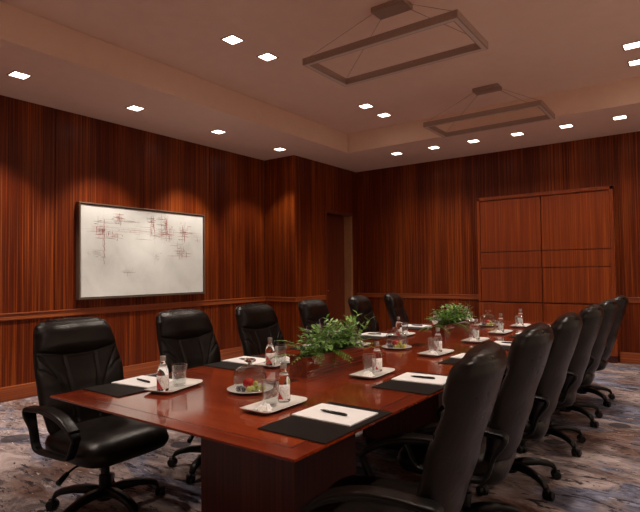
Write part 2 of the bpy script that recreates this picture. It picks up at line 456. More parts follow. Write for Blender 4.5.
cpart('plinth', M_ped, (PX0+.01, PX1-.01, YF-CD+.02, YF-.0005, 0, .10))

# ------------------------------------------------------------------ picture
IY0, IY1, IZ0, IZ1 = 3.26, 5.192, 1.04, 2.206
pic = thing('framed_painting', 'large off-white abstract painting with red scribbles in a slim metal frame on the left wall', 'painting', (XL, (IY0+IY1)/2, (IZ0+IZ1)/2))
hw, hh = (IY1-IY0)/2, (IZ1-IZ0)/2
F = .016
mesh_obj('frame', boxes((.0005, .075, -hw, -hw+F, -hh, hh), (.0005, .075, hw-F, hw, -hh, hh), (.0005, .075, -hw+F, hw-F, hh-F, hh), (.0005, .075, -hw+F, hw-F, -hh, -hh+F), bev=.002), M_frame, pic)
mesh_obj('canvas', boxes((.012, .058, -hw+F+.010, hw-F-.010, -hh+F+.010, hh-F-.010), bev=.002), M_canvas, pic)
cv = pic.children[-1]
M_red = simple('dried_red_paint', (.33,.06,.05), .6, nscale=90, var=.4); M_grey = simple('grey_black_paint', (.14,.12,.11), .6, nscale=90, var=.4)
cv.data.materials.append(M_red); cv.data.materials.append(M_grey)
bm = bmesh.new(); bm.from_mesh(cv.data); RR = random.Random(21)
CW, CH = (hw-F-.010)*2, (hh-F-.010)*2
def stroke(u0, v0, u1, v1, wd, mi):
    y0, z0, y1, z1 = (u0-.5)*CW, (.5-v0)*CH, (u1-.5)*CW, (.5-v1)*CH
    lim = lambda a, m: max(-m+.01, min(m-.01, a))
    y0, y1, z0, z1 = lim(y0, CW/2), lim(y1, CW/2), lim(z0, CH/2), lim(z1, CH/2)
    d = Vector((y1-y0, z1-z0)); 
    if d.length < 1e-4: return
    d.normalize(); n = Vector((-d.y, d.x))*wd/2; X = .0584
    vs = [bm.verts.new((X, *p)) for p in ((y0+n.x*.4, z0+n.y*.4), ((y0+y1)/2+n.x, (z0+z1)/2+n.y), (y1+n.x*.3, z1+n.y*.3), (y1-n.x*.3, z1-n.y*.3), ((y0+y1)/2-n.x, (z0+z1)/2-n.y), (y0-n.x*.4, z0-n.y*.4))]
    f = bm.faces.new(vs); f.normal_update()
    if f.normal.x < 0: f.normal_flip()
    f.material_index = mi
def tangle(u, v, su, sv, n, hfrac=.5, red=.75, wd=.0045):
    for k in range(n):
        a, b_ = RR.gauss(u, su), RR.gauss(v, sv); mi = 1 if RR.random() < red else 2
        w_ = wd*RR.uniform(.4, 1.5)
        if RR.random() < hfrac: l_ = abs(RR.gauss(0, su*1.1)); stroke(a-l_, b_, a+l_, b_+RR.gauss(0, .004), w_, mi)
        else: l_ = abs(RR.gauss(0, sv*.8)); stroke(a, b_-l_, a+RR.gauss(0, .003), b_+l_, w_, mi)
for q in range(26): t_ = .14+.5*q/26; stroke(.16+RR.gauss(0, .003), t_, .16+RR.gauss(0, .003), t_+.03, .006*RR.uniform(.4, 1.3), 1 if t_ < .42 or q % 3 else 2)
for args in ((.15,.26,.035,.05,34,.6), (.155,.33,.018,.04,16,.4), (.125,.53,.03,.025,14,.6,.2,.003), (.265,.13,.020,.035,30,.5,.6), (.33,.15,.05,.010,10,.9,.3,.003), (.245,.33,.025,.025,18,.5,.8),
    (.525,.10,.018,.020,16,.5,.5,.006), (.535,.20,.014,.055,26,.4,.7), (.40,.25,.10,.018,14,1,.2,.0022), (.635,.14,.022,.055,44,.45,.7), (.67,.26,.030,.045,30,.5,.7), (.62,.31,.06,.03,14,.7,.6,.003),
    (.81,.23,.020,.055,34,.5,.85), (.86,.24,.05,.008,8,1,.5,.003), (.79,.50,.030,.040,38,.5,.65), (.76,.42,.04,.03,8,.7,.3,.003), (.945,.31,.008,.025,6,.3,.8), (.35,.74,.03,.02,7,.5,.1,.003), (.56,.56,.02,.04,6,.4,.1,.002)):
    tangle(*args)
bm.to_mesh(cv.data); bm.free()
mesh_obj('backing_panel', boxes((.0005, .011, -hw+F, hw-F, -hh+F, hh-F)), M_dark, pic)

# ------------------------------------------------------------------ downlights
def make_downlight(z):
    t = thing('recessed_downlight', '', 'ceiling light')
    s, w = .070, .014
    mesh_obj('trim_ring', boxes((-s-w, s+w, -s-w, -s, -.006, .0), (-s-w, s+w, s, s+w, -.006, .0), (-s-w, -s, -s, s, -.006, .0), (s, s+w, -s, s, -.006, .0)), M_bronze, t)
    mesh_obj('lens', boxes((-s, s, -s, s, -.003, -.0005)), M_lamp, t)
    return t
dl = make_downlight(0)
LIGHTS = []
LAMPCOL = (1, .86, .73)
def downlight(x, y, z, label, group, power=60, size=92, blend=.3, tilt=0):
    o = place(dl, USED, (x, y, z), 0, label, 'ceiling light', group)
    la = bpy.data.lights.new('downlight_beam', 'SPOT'); la.energy = power; la.spot_size = math.radians(size)
    la.spot_blend = blend; la.color = LAMPCOL; la.shadow_soft_size = .06
    lo = bpy.data.objects.new('downlight_beam', la); COL.objects.link(lo); lo.location = (x, y, z-.02); lo.rotation_euler = (0, tilt, 0)
ordn = ['first', 'second', 'third', 'fourth', 'fifth', 'sixth', 'seventh']
g = 'square downlights in the lower ceiling above the painting wall'
for i, y in enumerate((-.25, 1.0, 2.288, 3.563, 4.853, 6.137)):
    if i < 2: lb = 'square downlight by the left wall, out of view'
    else: lb = 'square recessed downlight in lower ceiling over the left wall, %s from left of picture' % ordn[i-2]
    downlight(-5.235, y, H1, lb, g, 90 if i == 5 else 195, 80, .55, tilt=.15)
g = 'square downlights in the lower ceiling along the far wall'
for i, x in enumerate((-3.935, -3.286, -2.654, -2.02, -1.384, -.751, -.12, .52)):
    lb = 'square recessed downlight in lower ceiling before the far wall, %s from the room corner' % ordn[i] if i < 6 else 'square recessed downlight before far wall, right of the picture'
    downlight(x, 7.56, H1, lb, g, 42, 130, .9)
g = 'square downlights in the raised ceiling'
for (x, y, lb) in ((-3.55, 3.48, 'left of pair nearest the camera, left of the big pendant'), (-3.55, 3.98, 'right of the pair left of the big pendant'),
               (-3.57, 5.985, 'left of the small pair between the pendants'), (-3.57, 6.49, 'right of the small pair between the pendants'),
               (-.472, 6.012, 'upper of pair at right edge'), (-.472, 6.528, 'lower of pair at right edge'),
               (-.472, 3.48, None), (-.472, 3.98, None), (-3.55, 1.0, None), (-3.55, 1.5, None), (-.472, 1.0, None), (-.472, 1.5, None)):
    downlight(x, y, H2, 'square downlight in raised ceiling, ' + (lb or 'out of the picture above the table'), g, 88, 100, .5)
g = 'unseen downlights added along the right wall'
for y in (1.0, 2.288, 3.563, 4.853, 6.137):  # added out-of-view row, tilted onto the pale wall so its bounce lifts the ceiling
    downlight(1.15, y, H1, 'unseen square downlight added along the right wall, aimed at it for bounced light', g, 130, 110, .6, tilt=-.35)

# ------------------------------------------------------------------ pendants
def make_pendant():
    t = thing('pendant_light', '', 'pendant light')
    a, c, w, hz = .70, .335, .05, .028
    zt = -(H2 - 3.165)
    mesh_obj('light_frame', boxes((-a, a, -c, -c+w, zt-hz, zt+hz), (-a, a, c-w, c, zt-hz, zt+hz), (-a, -a+w, -c+w, c-w, zt-hz, zt+hz), (a-w, a, -c+w, c-w, zt-hz, zt+hz)), M_bronze, t)
    q = .010
    mesh_obj('diffuser', boxes((-a+q, a-q, -c+q, -c+w-q, zt-hz-.002, zt-hz+.002), (-a+q, a-q, c-w+q, c-q, zt-hz-.002, zt-hz+.002),
             (-a+q, -a+w-q, -c+w-q, c-w+q, zt-hz-.002, zt-hz+.002), (a-w+q, a-q, -c+w-q, c-w+q, zt-hz-.002, zt-hz+.002)), M_lens, t)
    mesh_obj('ceiling_canopy', boxes((-.155, .155, -.085, .085, -.045, -.0005), bev=.004), M_bronze, t)
    for sx in (-1, 1):
        for sy in (-1, 1):
            bm = bmesh.new(); tube(bm, [(sx*.13, sy*.06, -.04), (sx*(a-.025), sy*(c-.025), zt+hz)], .0022, 6)
            mesh_obj('suspension_cable', bm, M_bronze, t, True)
    return t
pend = make_pendant()
place(pend, USED, (-2.03, 3.85, H2), 0, 'rectangular bronze frame pendant hung on cables, the nearer and larger in view', 'pendant light', 'rectangular pendants over the table')
place(pend, USED, (-2.03, 6.30, H2), 0, 'rectangular bronze frame pendant hung on cables, the farther one toward the back wall', 'pendant light', 'rectangular pendants over the table')

# ------------------------------------------------------------------ conference table
TX0, TX1, TY0, TY1 = -2.544, -1.029, 1.263, 6.15
tcx, tcy = (TX0+TX1)/2, (TY0+TY1)/2
tab = thing('conference_table', 'long glossy red mahogany conference table on panel pedestals in the room centre', 'table', (tcx, tcy, 0))
hx, hy = (TX1-TX0)/2, (TY1-TY0)/2
def slab(bm, x0, x1, y0, y1, zt, th, under):
    """top slab with a knife edge: the underside slopes inward"""
    v = [bm.verts.new(p) for p in ((x0,y0,zt),(x1,y0,zt),(x1,y1,zt),(x0,y1,zt),(x0,y0,zt-.008),(x1,y0,zt-.008),(x1,y1,zt-.008),(x0,y1,zt-.008),
         (x0+under,y0+under,zt-th),(x1-under,y0+under,zt-th),(x1-under,y1-under,zt-th),(x0+under,y1-under,zt-th))]
    for q in ((0,1,2,3),(0,4,5,1),(1,5,6,2),(2,6,7,3),(3,7,4,0),(4,8,9,5),(5,9,10,6),(6,10,11,7),(7,11,8,4),(8,11,10,9)):
        bm.faces.new([v[i] for i in q])
bm = bmesh.new(); slab(bm, -hx, hx, -hy, hy, TZ-.0012, .045, .09)
mesh_obj('top_core', bm, M_tableb, tab)
# veneered border (cross grain at the ends) and field, flush, parted by a dark inlay
I = .075; J = .006
for q in ((-hx, hx, -hy, -hy+I), (-hx, hx, hy-I, hy)): mesh_obj('end_border', boxes((*q, TZ-.0012, TZ)), M_tableb, tab)
for q in ((-hx, -hx+I, -hy+I, hy-I), (hx-I, hx, -hy+I, hy-I)): mesh_obj('side_border', boxes((*q, TZ-.0012, TZ)), M_table, tab)
bm = boxes((-hx+I, hx-I, -hy+I, -hy+I+J, TZ-.0012, TZ), (-hx+I, hx-I, hy-I-J, hy-I, TZ-.0012, TZ), (-hx+I, -hx+I+J, -hy+I+J, hy-I-J, TZ-.0012, TZ), (hx-I-J, hx-I, -hy+I+J, hy-I-J, TZ-.0012, TZ))
mesh_obj('inlay_line', bm, M_dark, tab)
bm = boxes((-hx+I+J, hx-I-J, -hy+I+J, hy-I-J, TZ-.0012, TZ))
mesh_obj('top_field', bm, M_tableb, tab)
for y in (2.12, 3.79, 5.2):
    mesh_obj('cable_hatch', boxes((-1.86-tcx, -1.76-tcx, y-tcy-.09, y-tcy+.09, TZ-.0005, TZ+.0003)), M_blackgl, tab)
for (a, b_) in ((1.84, 2.36), (3.45, 3.97), (5.06, 5.58)):
    bm = boxes((-2.13-tcx, -1.50-tcx, a-tcy, b_-tcy, .06, TZ-.045), bev=.003)
    p = mesh_obj('pedestal', bm, M_ped, tab)
    mesh_obj('plinth', boxes((-2.11-tcx, -1.52-tcx, a-tcy+.02, b_-tcy-.02, 0, .06)), M_dark, p)
mesh_obj('modesty_beam', boxes((-1.87-tcx, -1.75-tcx, 2.36-tcy, 3.45-tcy, .45, TZ-.045), (-1.87-tcx, -1.75-tcx, 3.97-tcy, 5.06-tcy, .45, TZ-.045)), M_ped, tab)

# ------------------------------------------------------------------ chair
def lerp_tab(t, tb):
    for (a, va), (b_, vb) in zip(tb, tb[1:]):
        if t <= b_:
            k = (t-a)/(b_-a); k = k*k*(3-2*k)*.5 + k*.5
            return va + (vb-va)*k
    return tb[-1][1]
def seg_d(px, py, pl):
    best = 9
    for (ax, ay), (bx, by) in zip(pl, pl[1:]):
        dx, dy = bx-ax, by-ay; t = max(0, min(1, ((px-ax)*dx+(py-ay)*dy)/(dx*dx+dy*dy)))
        best = min(best, math.hypot(px-ax-t*dx, py-ay-t*dy))
    return best

def backrest_bm():
    """z up, x = facing; centre line leans back and rolls at the head"""
    bm = bmesh.new()
    NV, NF, NB = 96, 110, 40; NU = NF+NB
    Z0, Z1 = .40, 1.066
    cx = [(0, -.185), (.18, -.225), (.45, -.275), (.75, -.335), (1, -.385)]       # centre line x against v
    hwid = [(0, .195), (.12, .225), (.32, .252), (.55, .256), (.75, .243), (.88, .228), (.95, .211), (.985, .180), (1, .135)]
    thk = [(0, .045), (.12, .056), (.5, .056), (.68, .058), (.80, .068), (.90, .068), (.95, .056), (.985, .038), (1, .015)]
    seam_h = [(-.30, .905), (-.20, .885), (-.10, .866), (0, .860), (.10, .866), (.20, .885), (.30, .905)]
    lines = [seam_h]
    for s in (-1, 1):
        lines.append([(s*.098, .862), (s*.092, .75), (s*.080, .62), (s*.066, .50)])
        lines.append([(s*.245, .875), (s*.20, .82), (s*.155, .75), (s*.120, .66), (s*.098, .54)])
        lines.append([(s*.265, .80), (s*.225, .79), (s*.18, .755), (s*.155, .735)])
    rings = []
    for j in range(NV+1):
        v = j/NV
        v = 1-(1-v)**1.35 if v > 0 else 0
        z = Z0+(Z1-Z0)*v
        c, w, t = lerp_tab(v, cx), lerp_tab(v, hwid)*1.06, lerp_tab(v, thk)
        ring = []
        for k in range(NU):
            if k < NF: q = -PI/2+PI*k/NF; ca = 1
            else: q = PI/2-PI*(k-NF)/NB; ca = -1
            sa = math.sin(q); yy = w*sa
            ca = ca*max(0, 1-abs(sa)**3.4)**.5
            xx = t*ca
            wrap = .045*(yy/.25)**2
            if ca > 0:
                # front padding: headrest roll above the arched seam, pillow panels below
                sz = .860+.045*(yy/.3)**2
                if z > sz: xx += .022*math.sin(min(1, (z-sz)/.16)*PI*.5)*(1-max(0, (v-.93)/.07))*ca
                else: xx += .010*math.sin(max(0, min(1, (z-.45)/(sz-.45)))*PI)*ca
                if abs(yy) < w*.97:
                    dmin = min(seg_d(yy, z, l) for l in lines)
                    xx -= .010*math.exp(-(dmin/.0065)**2)
            else:
                xx -= .012*math.sin(v*PI)*(1-(yy/.28)**2)
            ring.append(bm.verts.new((c+xx+wrap, yy, z)))
        rings.append(ring)
    for a, b_ in zip(rings, rings[1:]):
        for k in range(NU): bm.faces.new((a[k], a[(k+1)%NU], b_[(k+1)%NU], b_[k]))
    for ring, z in ((rings[0], -1), (rings[-1], 1)):
        cc = sum((v.co for v in ring), Vector())/len(ring); cc.z += .004*z
        m_ = bm.verts.new(cc)
        for k in range(NU):
            bm.faces.new((ring[k], ring[(k+1)%NU], m_))
    return bm

def seat_bm():
    bm = bmesh.new()
    NU, NV = 44, 40
    lay = []
    X0, X1, W = -.24, .30, .265
    def outline(s):  # rounded rectangle, s in 0..1
        a = 2*PI*s
        ca, sa = math.cos(a), math.sin(a)
        return math.copysign(abs(ca)**.38, ca), math.copysign(abs(sa)**.38, sa)
    prof = [(.0, .475), (.3, .478), (.55, .476), (.75, .468), (.88, .455), (.96, .435), (1.0, .405), (.99, .375), (.94, .350), (.85, .338), (.5, .334), (0, .334)]
    n = 72
    rings = []
    for (q, z) in prof:
        if q == 0: rings.append([bm.verts.new(((X0+X1)/2, 0, z))]); continue
        r = []
        for k in range(n):
            ox, oy = outline(k/n)
            x = (X0+X1)/2 + ox*(X1-X0)/2*q; y = oy*W*q
            zz = z
            u = (x-X0)/(X1-X0)
            if z > .40: zz += -.022*max(0, (u-.72)/.28)**2 + .010*max(0, (.3-u)/.3)
            if abs(y) < .2 and z > .45: zz += .006*math.cos(y/.2*PI/2)
            r.append(bm.verts.new((x, y, zz)))
        rings.append(r)
    for a, b_ in zip(rings, rings[1:]):
        for k in range(n):
            k2 = (k+1) % n
            if len(a) == 1: bm.faces.new((a[0], b_[k], b_[k2]))
            elif len(b_) == 1: bm.faces.new((a[k], b_[0], a[k2]))
            else: bm.faces.new((a[k], b_[k], b_[k2], a[k2]))
    return bm

def ribbon_loop(bm, pts, wid, th, y, closed=True):
    """rectangular section swept round a loop in the x-z plane; wid may vary"""
    n = len(pts); rings = []
    for i, (x, z) in enumerate(pts):
        p0 = Vector(pts[(i-1) % n]) if closed or i else Vector(pts[0]); p1 = Vector(pts[(i+1) % n]) if closed or i < n-1 else Vector(pts[-1])
        t = (p1-p0).normalized(); nn = Vector((-t.y, t.x))
        w = wid[i] if isinstance(wid, list) else wid; h_ = th[i] if isinstance(th, list) else th
        ring = []
        for k in range(12):
            a = 2*PI*(k+.5)/12
            cy = math.copysign(abs(math.cos(a))**.5, math.cos(a))*w; cn = math.copysign(abs(math.sin(a))**.5, math.sin(a))*h_
            ring.append(bm.verts.new((x+nn.x*cn, y+cy, z+nn.y*cn)))
        rings.append(ring)
    m_ = n if closed else n-1
    for i in range(m_):
        a, b_ = rings[i], rings[(i+1) % n]
        for k in range(12): bm.faces.new((a[k], a[(k+1)%12], b_[(k+1)%12], b_[k]))
    if not closed: bm.faces.new(rings[0]); bm.faces.new(rings[-1][::-1])

def smooth_path(ctrl, per=6, closed=True):
    n = len(ctrl); out = []
    rng = range(n) if closed else range(n-1)
    for i in rng:
        P = [Vector(ctrl[(i+k) % n]) if closed else Vector(ctrl[max(0, min(n-1, i+k))]) for k in (-1,0,1,2)]
        for s in range(per):
            t = s/per
            out.append(tuple(.5*((2*P[1])+(-P[0]+P[2])*t+(2*P[0]-5*P[1]+4*P[2]-P[3])*t*t+(-P[0]+3*P[1]-3*P[2]+P[3])*t**3)))
    if not closed: out.append(tuple(ctrl[-1]))
    return out

def make_chair():
    t = thing('office_chair', '', 'chair')
    mesh_obj('backrest', backrest_bm(), M_leather, t, True)
    o = mesh_obj('seat', seat_bm(), M_leather, t, True)
    for s in (-1, 1):
        y = s*.300
        ctrl = [(-.255,.590), (-.18,.606), (-.06,.610), (.05,.595), (.14,.562), (.205,.515), (.200,.490), (.180,.445), (.155,.408), (.12,.398), (.0,.392), (-.13,.390), (-.175,.415), (-.205,.50)]
        path = smooth_path(ctrl, 5)
        wid, th = [], []
        for (x, z) in path:
            top = max(0, min(1, (z-.50)/.06)); wid.append(.024+.010*top); th.append(.0095+.004*top)
        bm = bmesh.new(); ribbon_loop(bm, path, wid, th, y)
        arm = mesh_obj('armrest', bm, M_black, t, True)
        padc = smooth_path([(-.25,.600), (-.15,.616), (-.04,.620), (.06,.605), (.13,.578), (.19,.538)], 6, False)
        bm = bmesh.new(); ribbon_loop(bm, padc, .034, .009, y, False)
        mesh_obj('arm_pad', bm, M_leather, arm, True)
    # mechanism, lever, column
    mesh_obj('tilt_mechanism', boxes((-.13, .10, -.07, .07, .285, .337), bev=.012), M_black, t)
    bm = bmesh.new(); tube(bm, [(.02, -.06, .31), (.03, -.20, .305), (.05, -.27, .285)], [.006, .006, .006], 8)
    tube(bm, [(.045, -.25, .291), (.075, -.315, .268)], [.013, .016], 8)
    mesh_obj('tilt_lever', bm, M_black, t, True)
    bm = bmesh.new(); lathe(bm, [(0,.10),(.034,.10),(.034,.20),(.024,.205),(.024,.30),(0,.30)], 20)
    smooth_angle(mesh_obj('gas_column', bm, M_black, t))
    bm = bmesh.new(); lathe(bm, [(0,.065),(.045,.065),(.055,.08),(.050,.12),(.036,.13),(0,.13)], 24)
    smooth_angle(mesh_obj('hub', bm, M_black, t))
    for k in range(5):
        a = 2*PI*k/5 + math.radians(68)
        ca, sa = math.cos(a), math.sin(a)
        prof = [(.03,.105,.030,.026), (.10,.118,.028,.024), (.18,.116,.026,.020), (.25,.102,.024,.018), (.285,.086,.023,.020), (.302,.062,.018,.016)]
        bm = bmesh.new(); rings = []
        for (r, z, w, h_) in prof:
            ring = []
            for q in range(12):
                b_ = 2*PI*q/12
                sx = math.copysign(abs(math.cos(b_))**.6, math.cos(b_))*w; sz = math.copysign(abs(math.sin(b_))**.6, math.sin(b_))*h_
                ring.append(bm.verts.new((r*ca - sx*sa, r*sa + sx*ca, z+sz)))
            rings.append(ring)
        for A, B in zip(rings, rings[1:]):
            for q in range(12): bm.faces.new((A[q], A[(q+1)%12], B[(q+1)%12], B[q]))
        bm.faces.new(rings[0][::-1]); bm.faces.new(rings[-1])
        leg = mesh_obj('leg', bm, M_black, t, True)
        bm = bmesh.new()
        R = .312
        th = a + 1.1 + k*.9
        for s in (-1, 1):
            bw = bmesh.new(); lathe(bw, [(0,-.013),(.022,-.013),(.0275,-.008),(.0275,.008),(.022,.013),(0,.013)], 20)
            mat = Matrix.Translation((R*ca, R*sa, .0278)) @ Matrix.Rotation(th, 4, 'Z') @ Matrix.Translation((.008, s*.016, 0)) @ Matrix.Rotation(PI/2, 4, 'X')
            bmesh.ops.transform(bw, matrix=mat, verts=bw.verts)
            me = bpy.data.meshes.new('tmp'); bw.to_mesh(me); bw.free(); bm.from_mesh(me); bpy.data.meshes.remove(me)
        bw = bmesh.new(); box(bw, -.016, .024, -.007, .007, .03, .058, bev=.004)
        bmesh.ops.transform(bw, matrix=Matrix.Translation((R*ca, R*sa, 0)) @ Matrix.Rotation(th, 4, 'Z'), verts=bw.verts)
        me = bpy.data.meshes.new('tmp'); bw.to_mesh(me); bw.free(); bm.from_mesh(me); bpy.data.meshes.remove(me)
        tube(bm, [((.30)*ca, (.30)*sa, .045), ((.30)*ca, (.30)*sa, .075)], .008, 8)
        smooth_angle(mesh_obj('caster', bm, M_black, leg))
    return t
chair = make_chair()
G_CH = None
leftY = [(1.68, 2), (2.50, 3), (3.28, 5), (4.12, 9), (5.0, 11), (5.80, 13)]
rightY = [(1.75, 12), (2.60, 8), (3.38, 8), (4.25, 7), (5.08, 5), (5.90, 3)]
lab_L = ['black leather executive chair at left of table, nearest the camera, armrest in full view',
         'black leather executive chair on the left, second from the near end, under the painting',
         'black leather executive chair on the left, third from the near end, before the wall corner',
         'black leather executive chair on the left, half hidden behind the nearer planter ferns',
         'black leather executive chair on the left, fifth along, in front of the doorway',
         'black leather executive chair on the left, farthest of that side, by the room corner']
lab_R = ['black leather executive chair in the right foreground, largest, seen from behind',
         'black leather executive chair on the right, second from the foreground, seen from behind',
         'black leather executive chair on the right, third from the foreground, back turned',
         'black leather executive chair on the right, fourth from the foreground',
         'black leather executive chair on the right, second from the far end of the row',
         'black leather executive chair on the right, farthest of its row, by the far wall']
for i, (y, r) in enumerate(leftY):
    place(chair, USED, (-2.755 if i == 0 else -2.735, y, 0), math.radians(r), lab_L[i], 'chair', 'black leather chairs around the conference table')
for i, (y, r) in enumerate(rightY):
    place(chair, USED, (-.975 if i == 0 else -1.0, y, 0), PI+math.radians(r), lab_R[i], 'chair', 'black leather chairs around the conference table')

# ------------------------------------------------------------------ table settings
def make_blotter():
    return mesh_obj('desk_pad', boxes((-.155, .155, -.235, .235, 0, .005), bev=.0015), M_pad)
def make_notepad():
    return mesh_obj('notepad', boxes((-.14, .14, -.105, .105, 0, .006), bev=.0008), M_paper)
def make_pen():
    t = thing('pen', '', 'pen')
    bm = bmesh.new(); lathe(bm, [(0,-.07),(.0012,-.069),(.0045,-.052),(.0055,-.03),(.0055,.055),(.004,.066),(0,.068)], 14)
    bmesh.ops.transform(bm, matrix=Matrix.Rotation(PI/2, 4, 'Y'), verts=bm.verts)
    bmesh.ops.translate(bm, vec=(0,0,.0056), verts=bm.verts)
    mesh_obj('barrel', bm, M_blackgl, t, True)
    o = mesh_obj('clip', boxes((.022, .062, -.0015, .0015, .0112, .0128), bev=.0004), M_steel, t)
    o['label'] = 'thin metal clip'
    return t
def make_tray():
    """shallow white rectangular dish with lifted lip; long side along y"""
    bm = bmesh.new()
    def ring(hx_, hy_, z, p=.28, n=56):
        r = []
        for k in range(n):
            a = 2*PI*k/n; ca, sa = math.cos(a), math.sin(a)
            x = math.copysign(abs(ca)**p, ca)*hx_; y = math.copysign(abs(sa)**p, sa)*hy_
            r.append(bm.verts.new((x, y, z + .006*max(0, abs(y)/hy_-.8)/.2*(1 if z > .006 else 0))))
        return r
    R = [ring(.055,.115,0), ring(.060,.122,.001), ring(.081,.148,.013), ring(.083,.150,.0145), ring(.081,.147,.015), ring(.062,.122,.0055), ring(.02,.05,.005)]
    for a, b_ in zip(R, R[1:]):
        n = len(a)
        for k in range(n): bm.faces.new((a[k], a[(k+1)%n], b_[(k+1)%n], b_[k]))
    bm.faces.new(R[0][::-1]); bm.faces.new(R[-1])
    return mesh_obj('serving_tray', bm, M_white, None, True)
def make_bottle():
    t = thing('water_bottle', '', 'bottle')
    bm = bmesh.new()
    lathe(bm, [(0,.0),(.026,.0),(.029,.003),(.029,.088),(.027,.103),(.020,.120),(.0135,.134),(.0125,.142),(.0125,.146),(0,.146)], 32)
    mesh_obj('glass_body', bm, M_bottle, t, True)
    bm = bmesh.new(); n = 30; a0 = -1.25; a1 = 1.25
    for R in (.0296,):
        prev = None
        for k in range(n+1):
            a = a0+(a1-a0)*k/n
            cur = [bm.verts.new((R*math.cos(a), R*math.sin(a), z)) for z in (.014, .034, .054, .078)]
            if prev:
                for q in range(3): bm.faces.new((prev[q], cur[q], cur[q+1], prev[q+1]))
            prev = cur
    lo = mesh_obj('paper_label', bm, M_label, t, True)
    so = lo.modifiers.new('thick', 'SOLIDIFY'); so.thickness = .0003; so.offset = 1
    bm = bmesh.new(); lathe(bm, [(0,.1462),(.0145,.1462),(.0148,.150),(.0148,.166),(.0138,.170),(0,.1705)], 24)
    smooth_angle(mesh_obj('screw_cap', bm, M_steel, t))
    bm = bmesh.new(); lathe(bm, [(.0158,.1250),(.0208,.1180),(.0214,.1186),(.0164,.1258),(.0158,.1250)], 28)
    mesh_obj('neck_label', bm, M_label, t, True)
    return t
def make_glass():
    bm = bmesh.new()
    lathe(bm, [(0,0),(.031,0),(.033,.003),(.040,.108),(.0395,.110),(.0375,.108),(.0315,.012),(.028,.009),(0,.009)], 36)
    return mesh_obj('drinking_glass', bm, M_glass, None, True)
def make_napkin():
    bm = bmesh.new(); n = 22; rnd = random.Random(3); g_ = []
    for i in range(n+1):
        row = []
        for j in range(n+1):
            u, v = i/n-.5, j/n-.5
            r = math.hypot(u, v)
            z = .030*max(0, 1-(r/.5)**2)**.8*(.55+.45*math.sin(9*math.atan2(v, u)+13*r)) + .004*rnd.random()
            row.append(bm.verts.new((u*.060*(1+.2*math.sin(5*v)), v*.060*(1+.2*math.sin(6*u)), z+.0015)))
        g_.append(row)
    for i in range(n):
        for j in range(n): bm.faces.new((g_[i][j], g_[i+1][j], g_[i+1][j+1], g_[i][j+1]))
    o = mesh_obj('cloth_napkin', bm, M_cloth, None, True)
    s = o.modifiers.new('thick', 'SOLIDIFY'); s.thickness = .002; s.offset = 1
    return o
blot, npad, pen, tray, bott, glas, napk = make_blotter(), make_notepad(), make_pen(), make_tray(), make_bottle(), make_glass(), make_napkin()
posn = ['nearest the camera', 'second from near end', 'third from near end', 'fourth from near end', 'fifth from near end', 'at far end']
cam_ang = lambda x, y: math.atan2(-y, -x)
def setting(side, i, pad, paper, prot, penp, penr, trayp, trot, bp_, gp, nap):
    sd = 'left' if side < 0 else 'right'
    w = posn[i]
    z = TZ+.0004
    if pad:
        place(blot, USED, (*pad, z), 0, 'black leather desk pad on the %s side of the table, %s' % (sd, w), 'desk pad', 'desk pads round the conference table')
        z += .005
    if paper:
        place(npad, USED, (*paper, z+.0002), prot, 'white notepad on a black desk pad, %s side, %s' % (sd, w), 'notepad', 'notepads on the desk pads')
        place(pen, USED, (*penp, z+.0064), penr, 'black pen lying on white notepad, %s side, %s' % (sd, w), 'pen', 'pens on the notepads')
    if trayp:
        place(tray, USED, (*trayp, TZ+.0004), trot, 'white rectangular ceramic tray on the %s half of the table, %s' % (sd, w), 'tray', 'white trays on the table')
        zt = TZ+.0066
        place(bott, USED, (*bp_, zt), cam_ang(*bp_)+random.uniform(-.5, .5), 'clear water bottle with printed label, %s side tray, %s' % (sd, w), 'bottle', 'water bottles on the trays')
        if gp: place(glas, USED, (*gp, zt), 0, 'clear glass tumbler on white tray, %s side, %s' % (sd, w), 'glass', 'tumblers on the trays')
        if nap: place(napk, USED, (*nap, zt), random.uniform(0, 6), 'small crumpled white napkin on tray, %s side, %s' % (sd, w), 'napkin', 'white napkins on the trays')
# right side
RP = [1.665, 2.50, 3.32, 4.08, 4.84, 5.62]
RT = [1.705, 2.54, 3.41, 4.20, 4.87, 5.54]
for i in range(6):
    x = -1.497
    y = RT[i]
    setting(1, i, (-1.186, RP[i]), (-1.20, RP[i]+.07), [0, .06, -.05, .03, -.04, .05][i], (-1.20, RP[i]+.06), [-.05, .1, -.1, .05, 0, .1][i],
            (x, y), [0, .04, -.05, .02, -.03, .04][i], (x-.018, y+.085), (x-.01, y-.015), (x+.02, y-.085))
# left side
LP = [1.66, 2.45, 3.30, 4.10, 4.98, 5.75]
for i in range(6):
    LT = [(-2.165, 1.70), (-2.175, 2.50), (-2.18, 3.42), (-2.175, 4.22), (-2.16, 4.98), (-2.13, 5.78)]
    x, y = LT[i]
    rt = [.22, .1, 0, .06, 0, .1][i]
    if i == 0: bp_, gp, nap = (-2.15, 1.618), (-2.17, 1.735), (-2.185, 1.80)
    else: bp_, gp, nap = (x+.0, y-.06), (x+.005, y+.035), (x-.012, y+.105)
    if i == 0: nap = None
    setting(-1, i, (-2.385, LP[i]), (-2.40, LP[i]+.035), [.12, 0, .05, -.04, .06, 0][i], (-2.40, LP[i]+.02), [-.1, .1, 0, .1, -.1, 0][i], (x, y), rt, bp_, gp, nap)

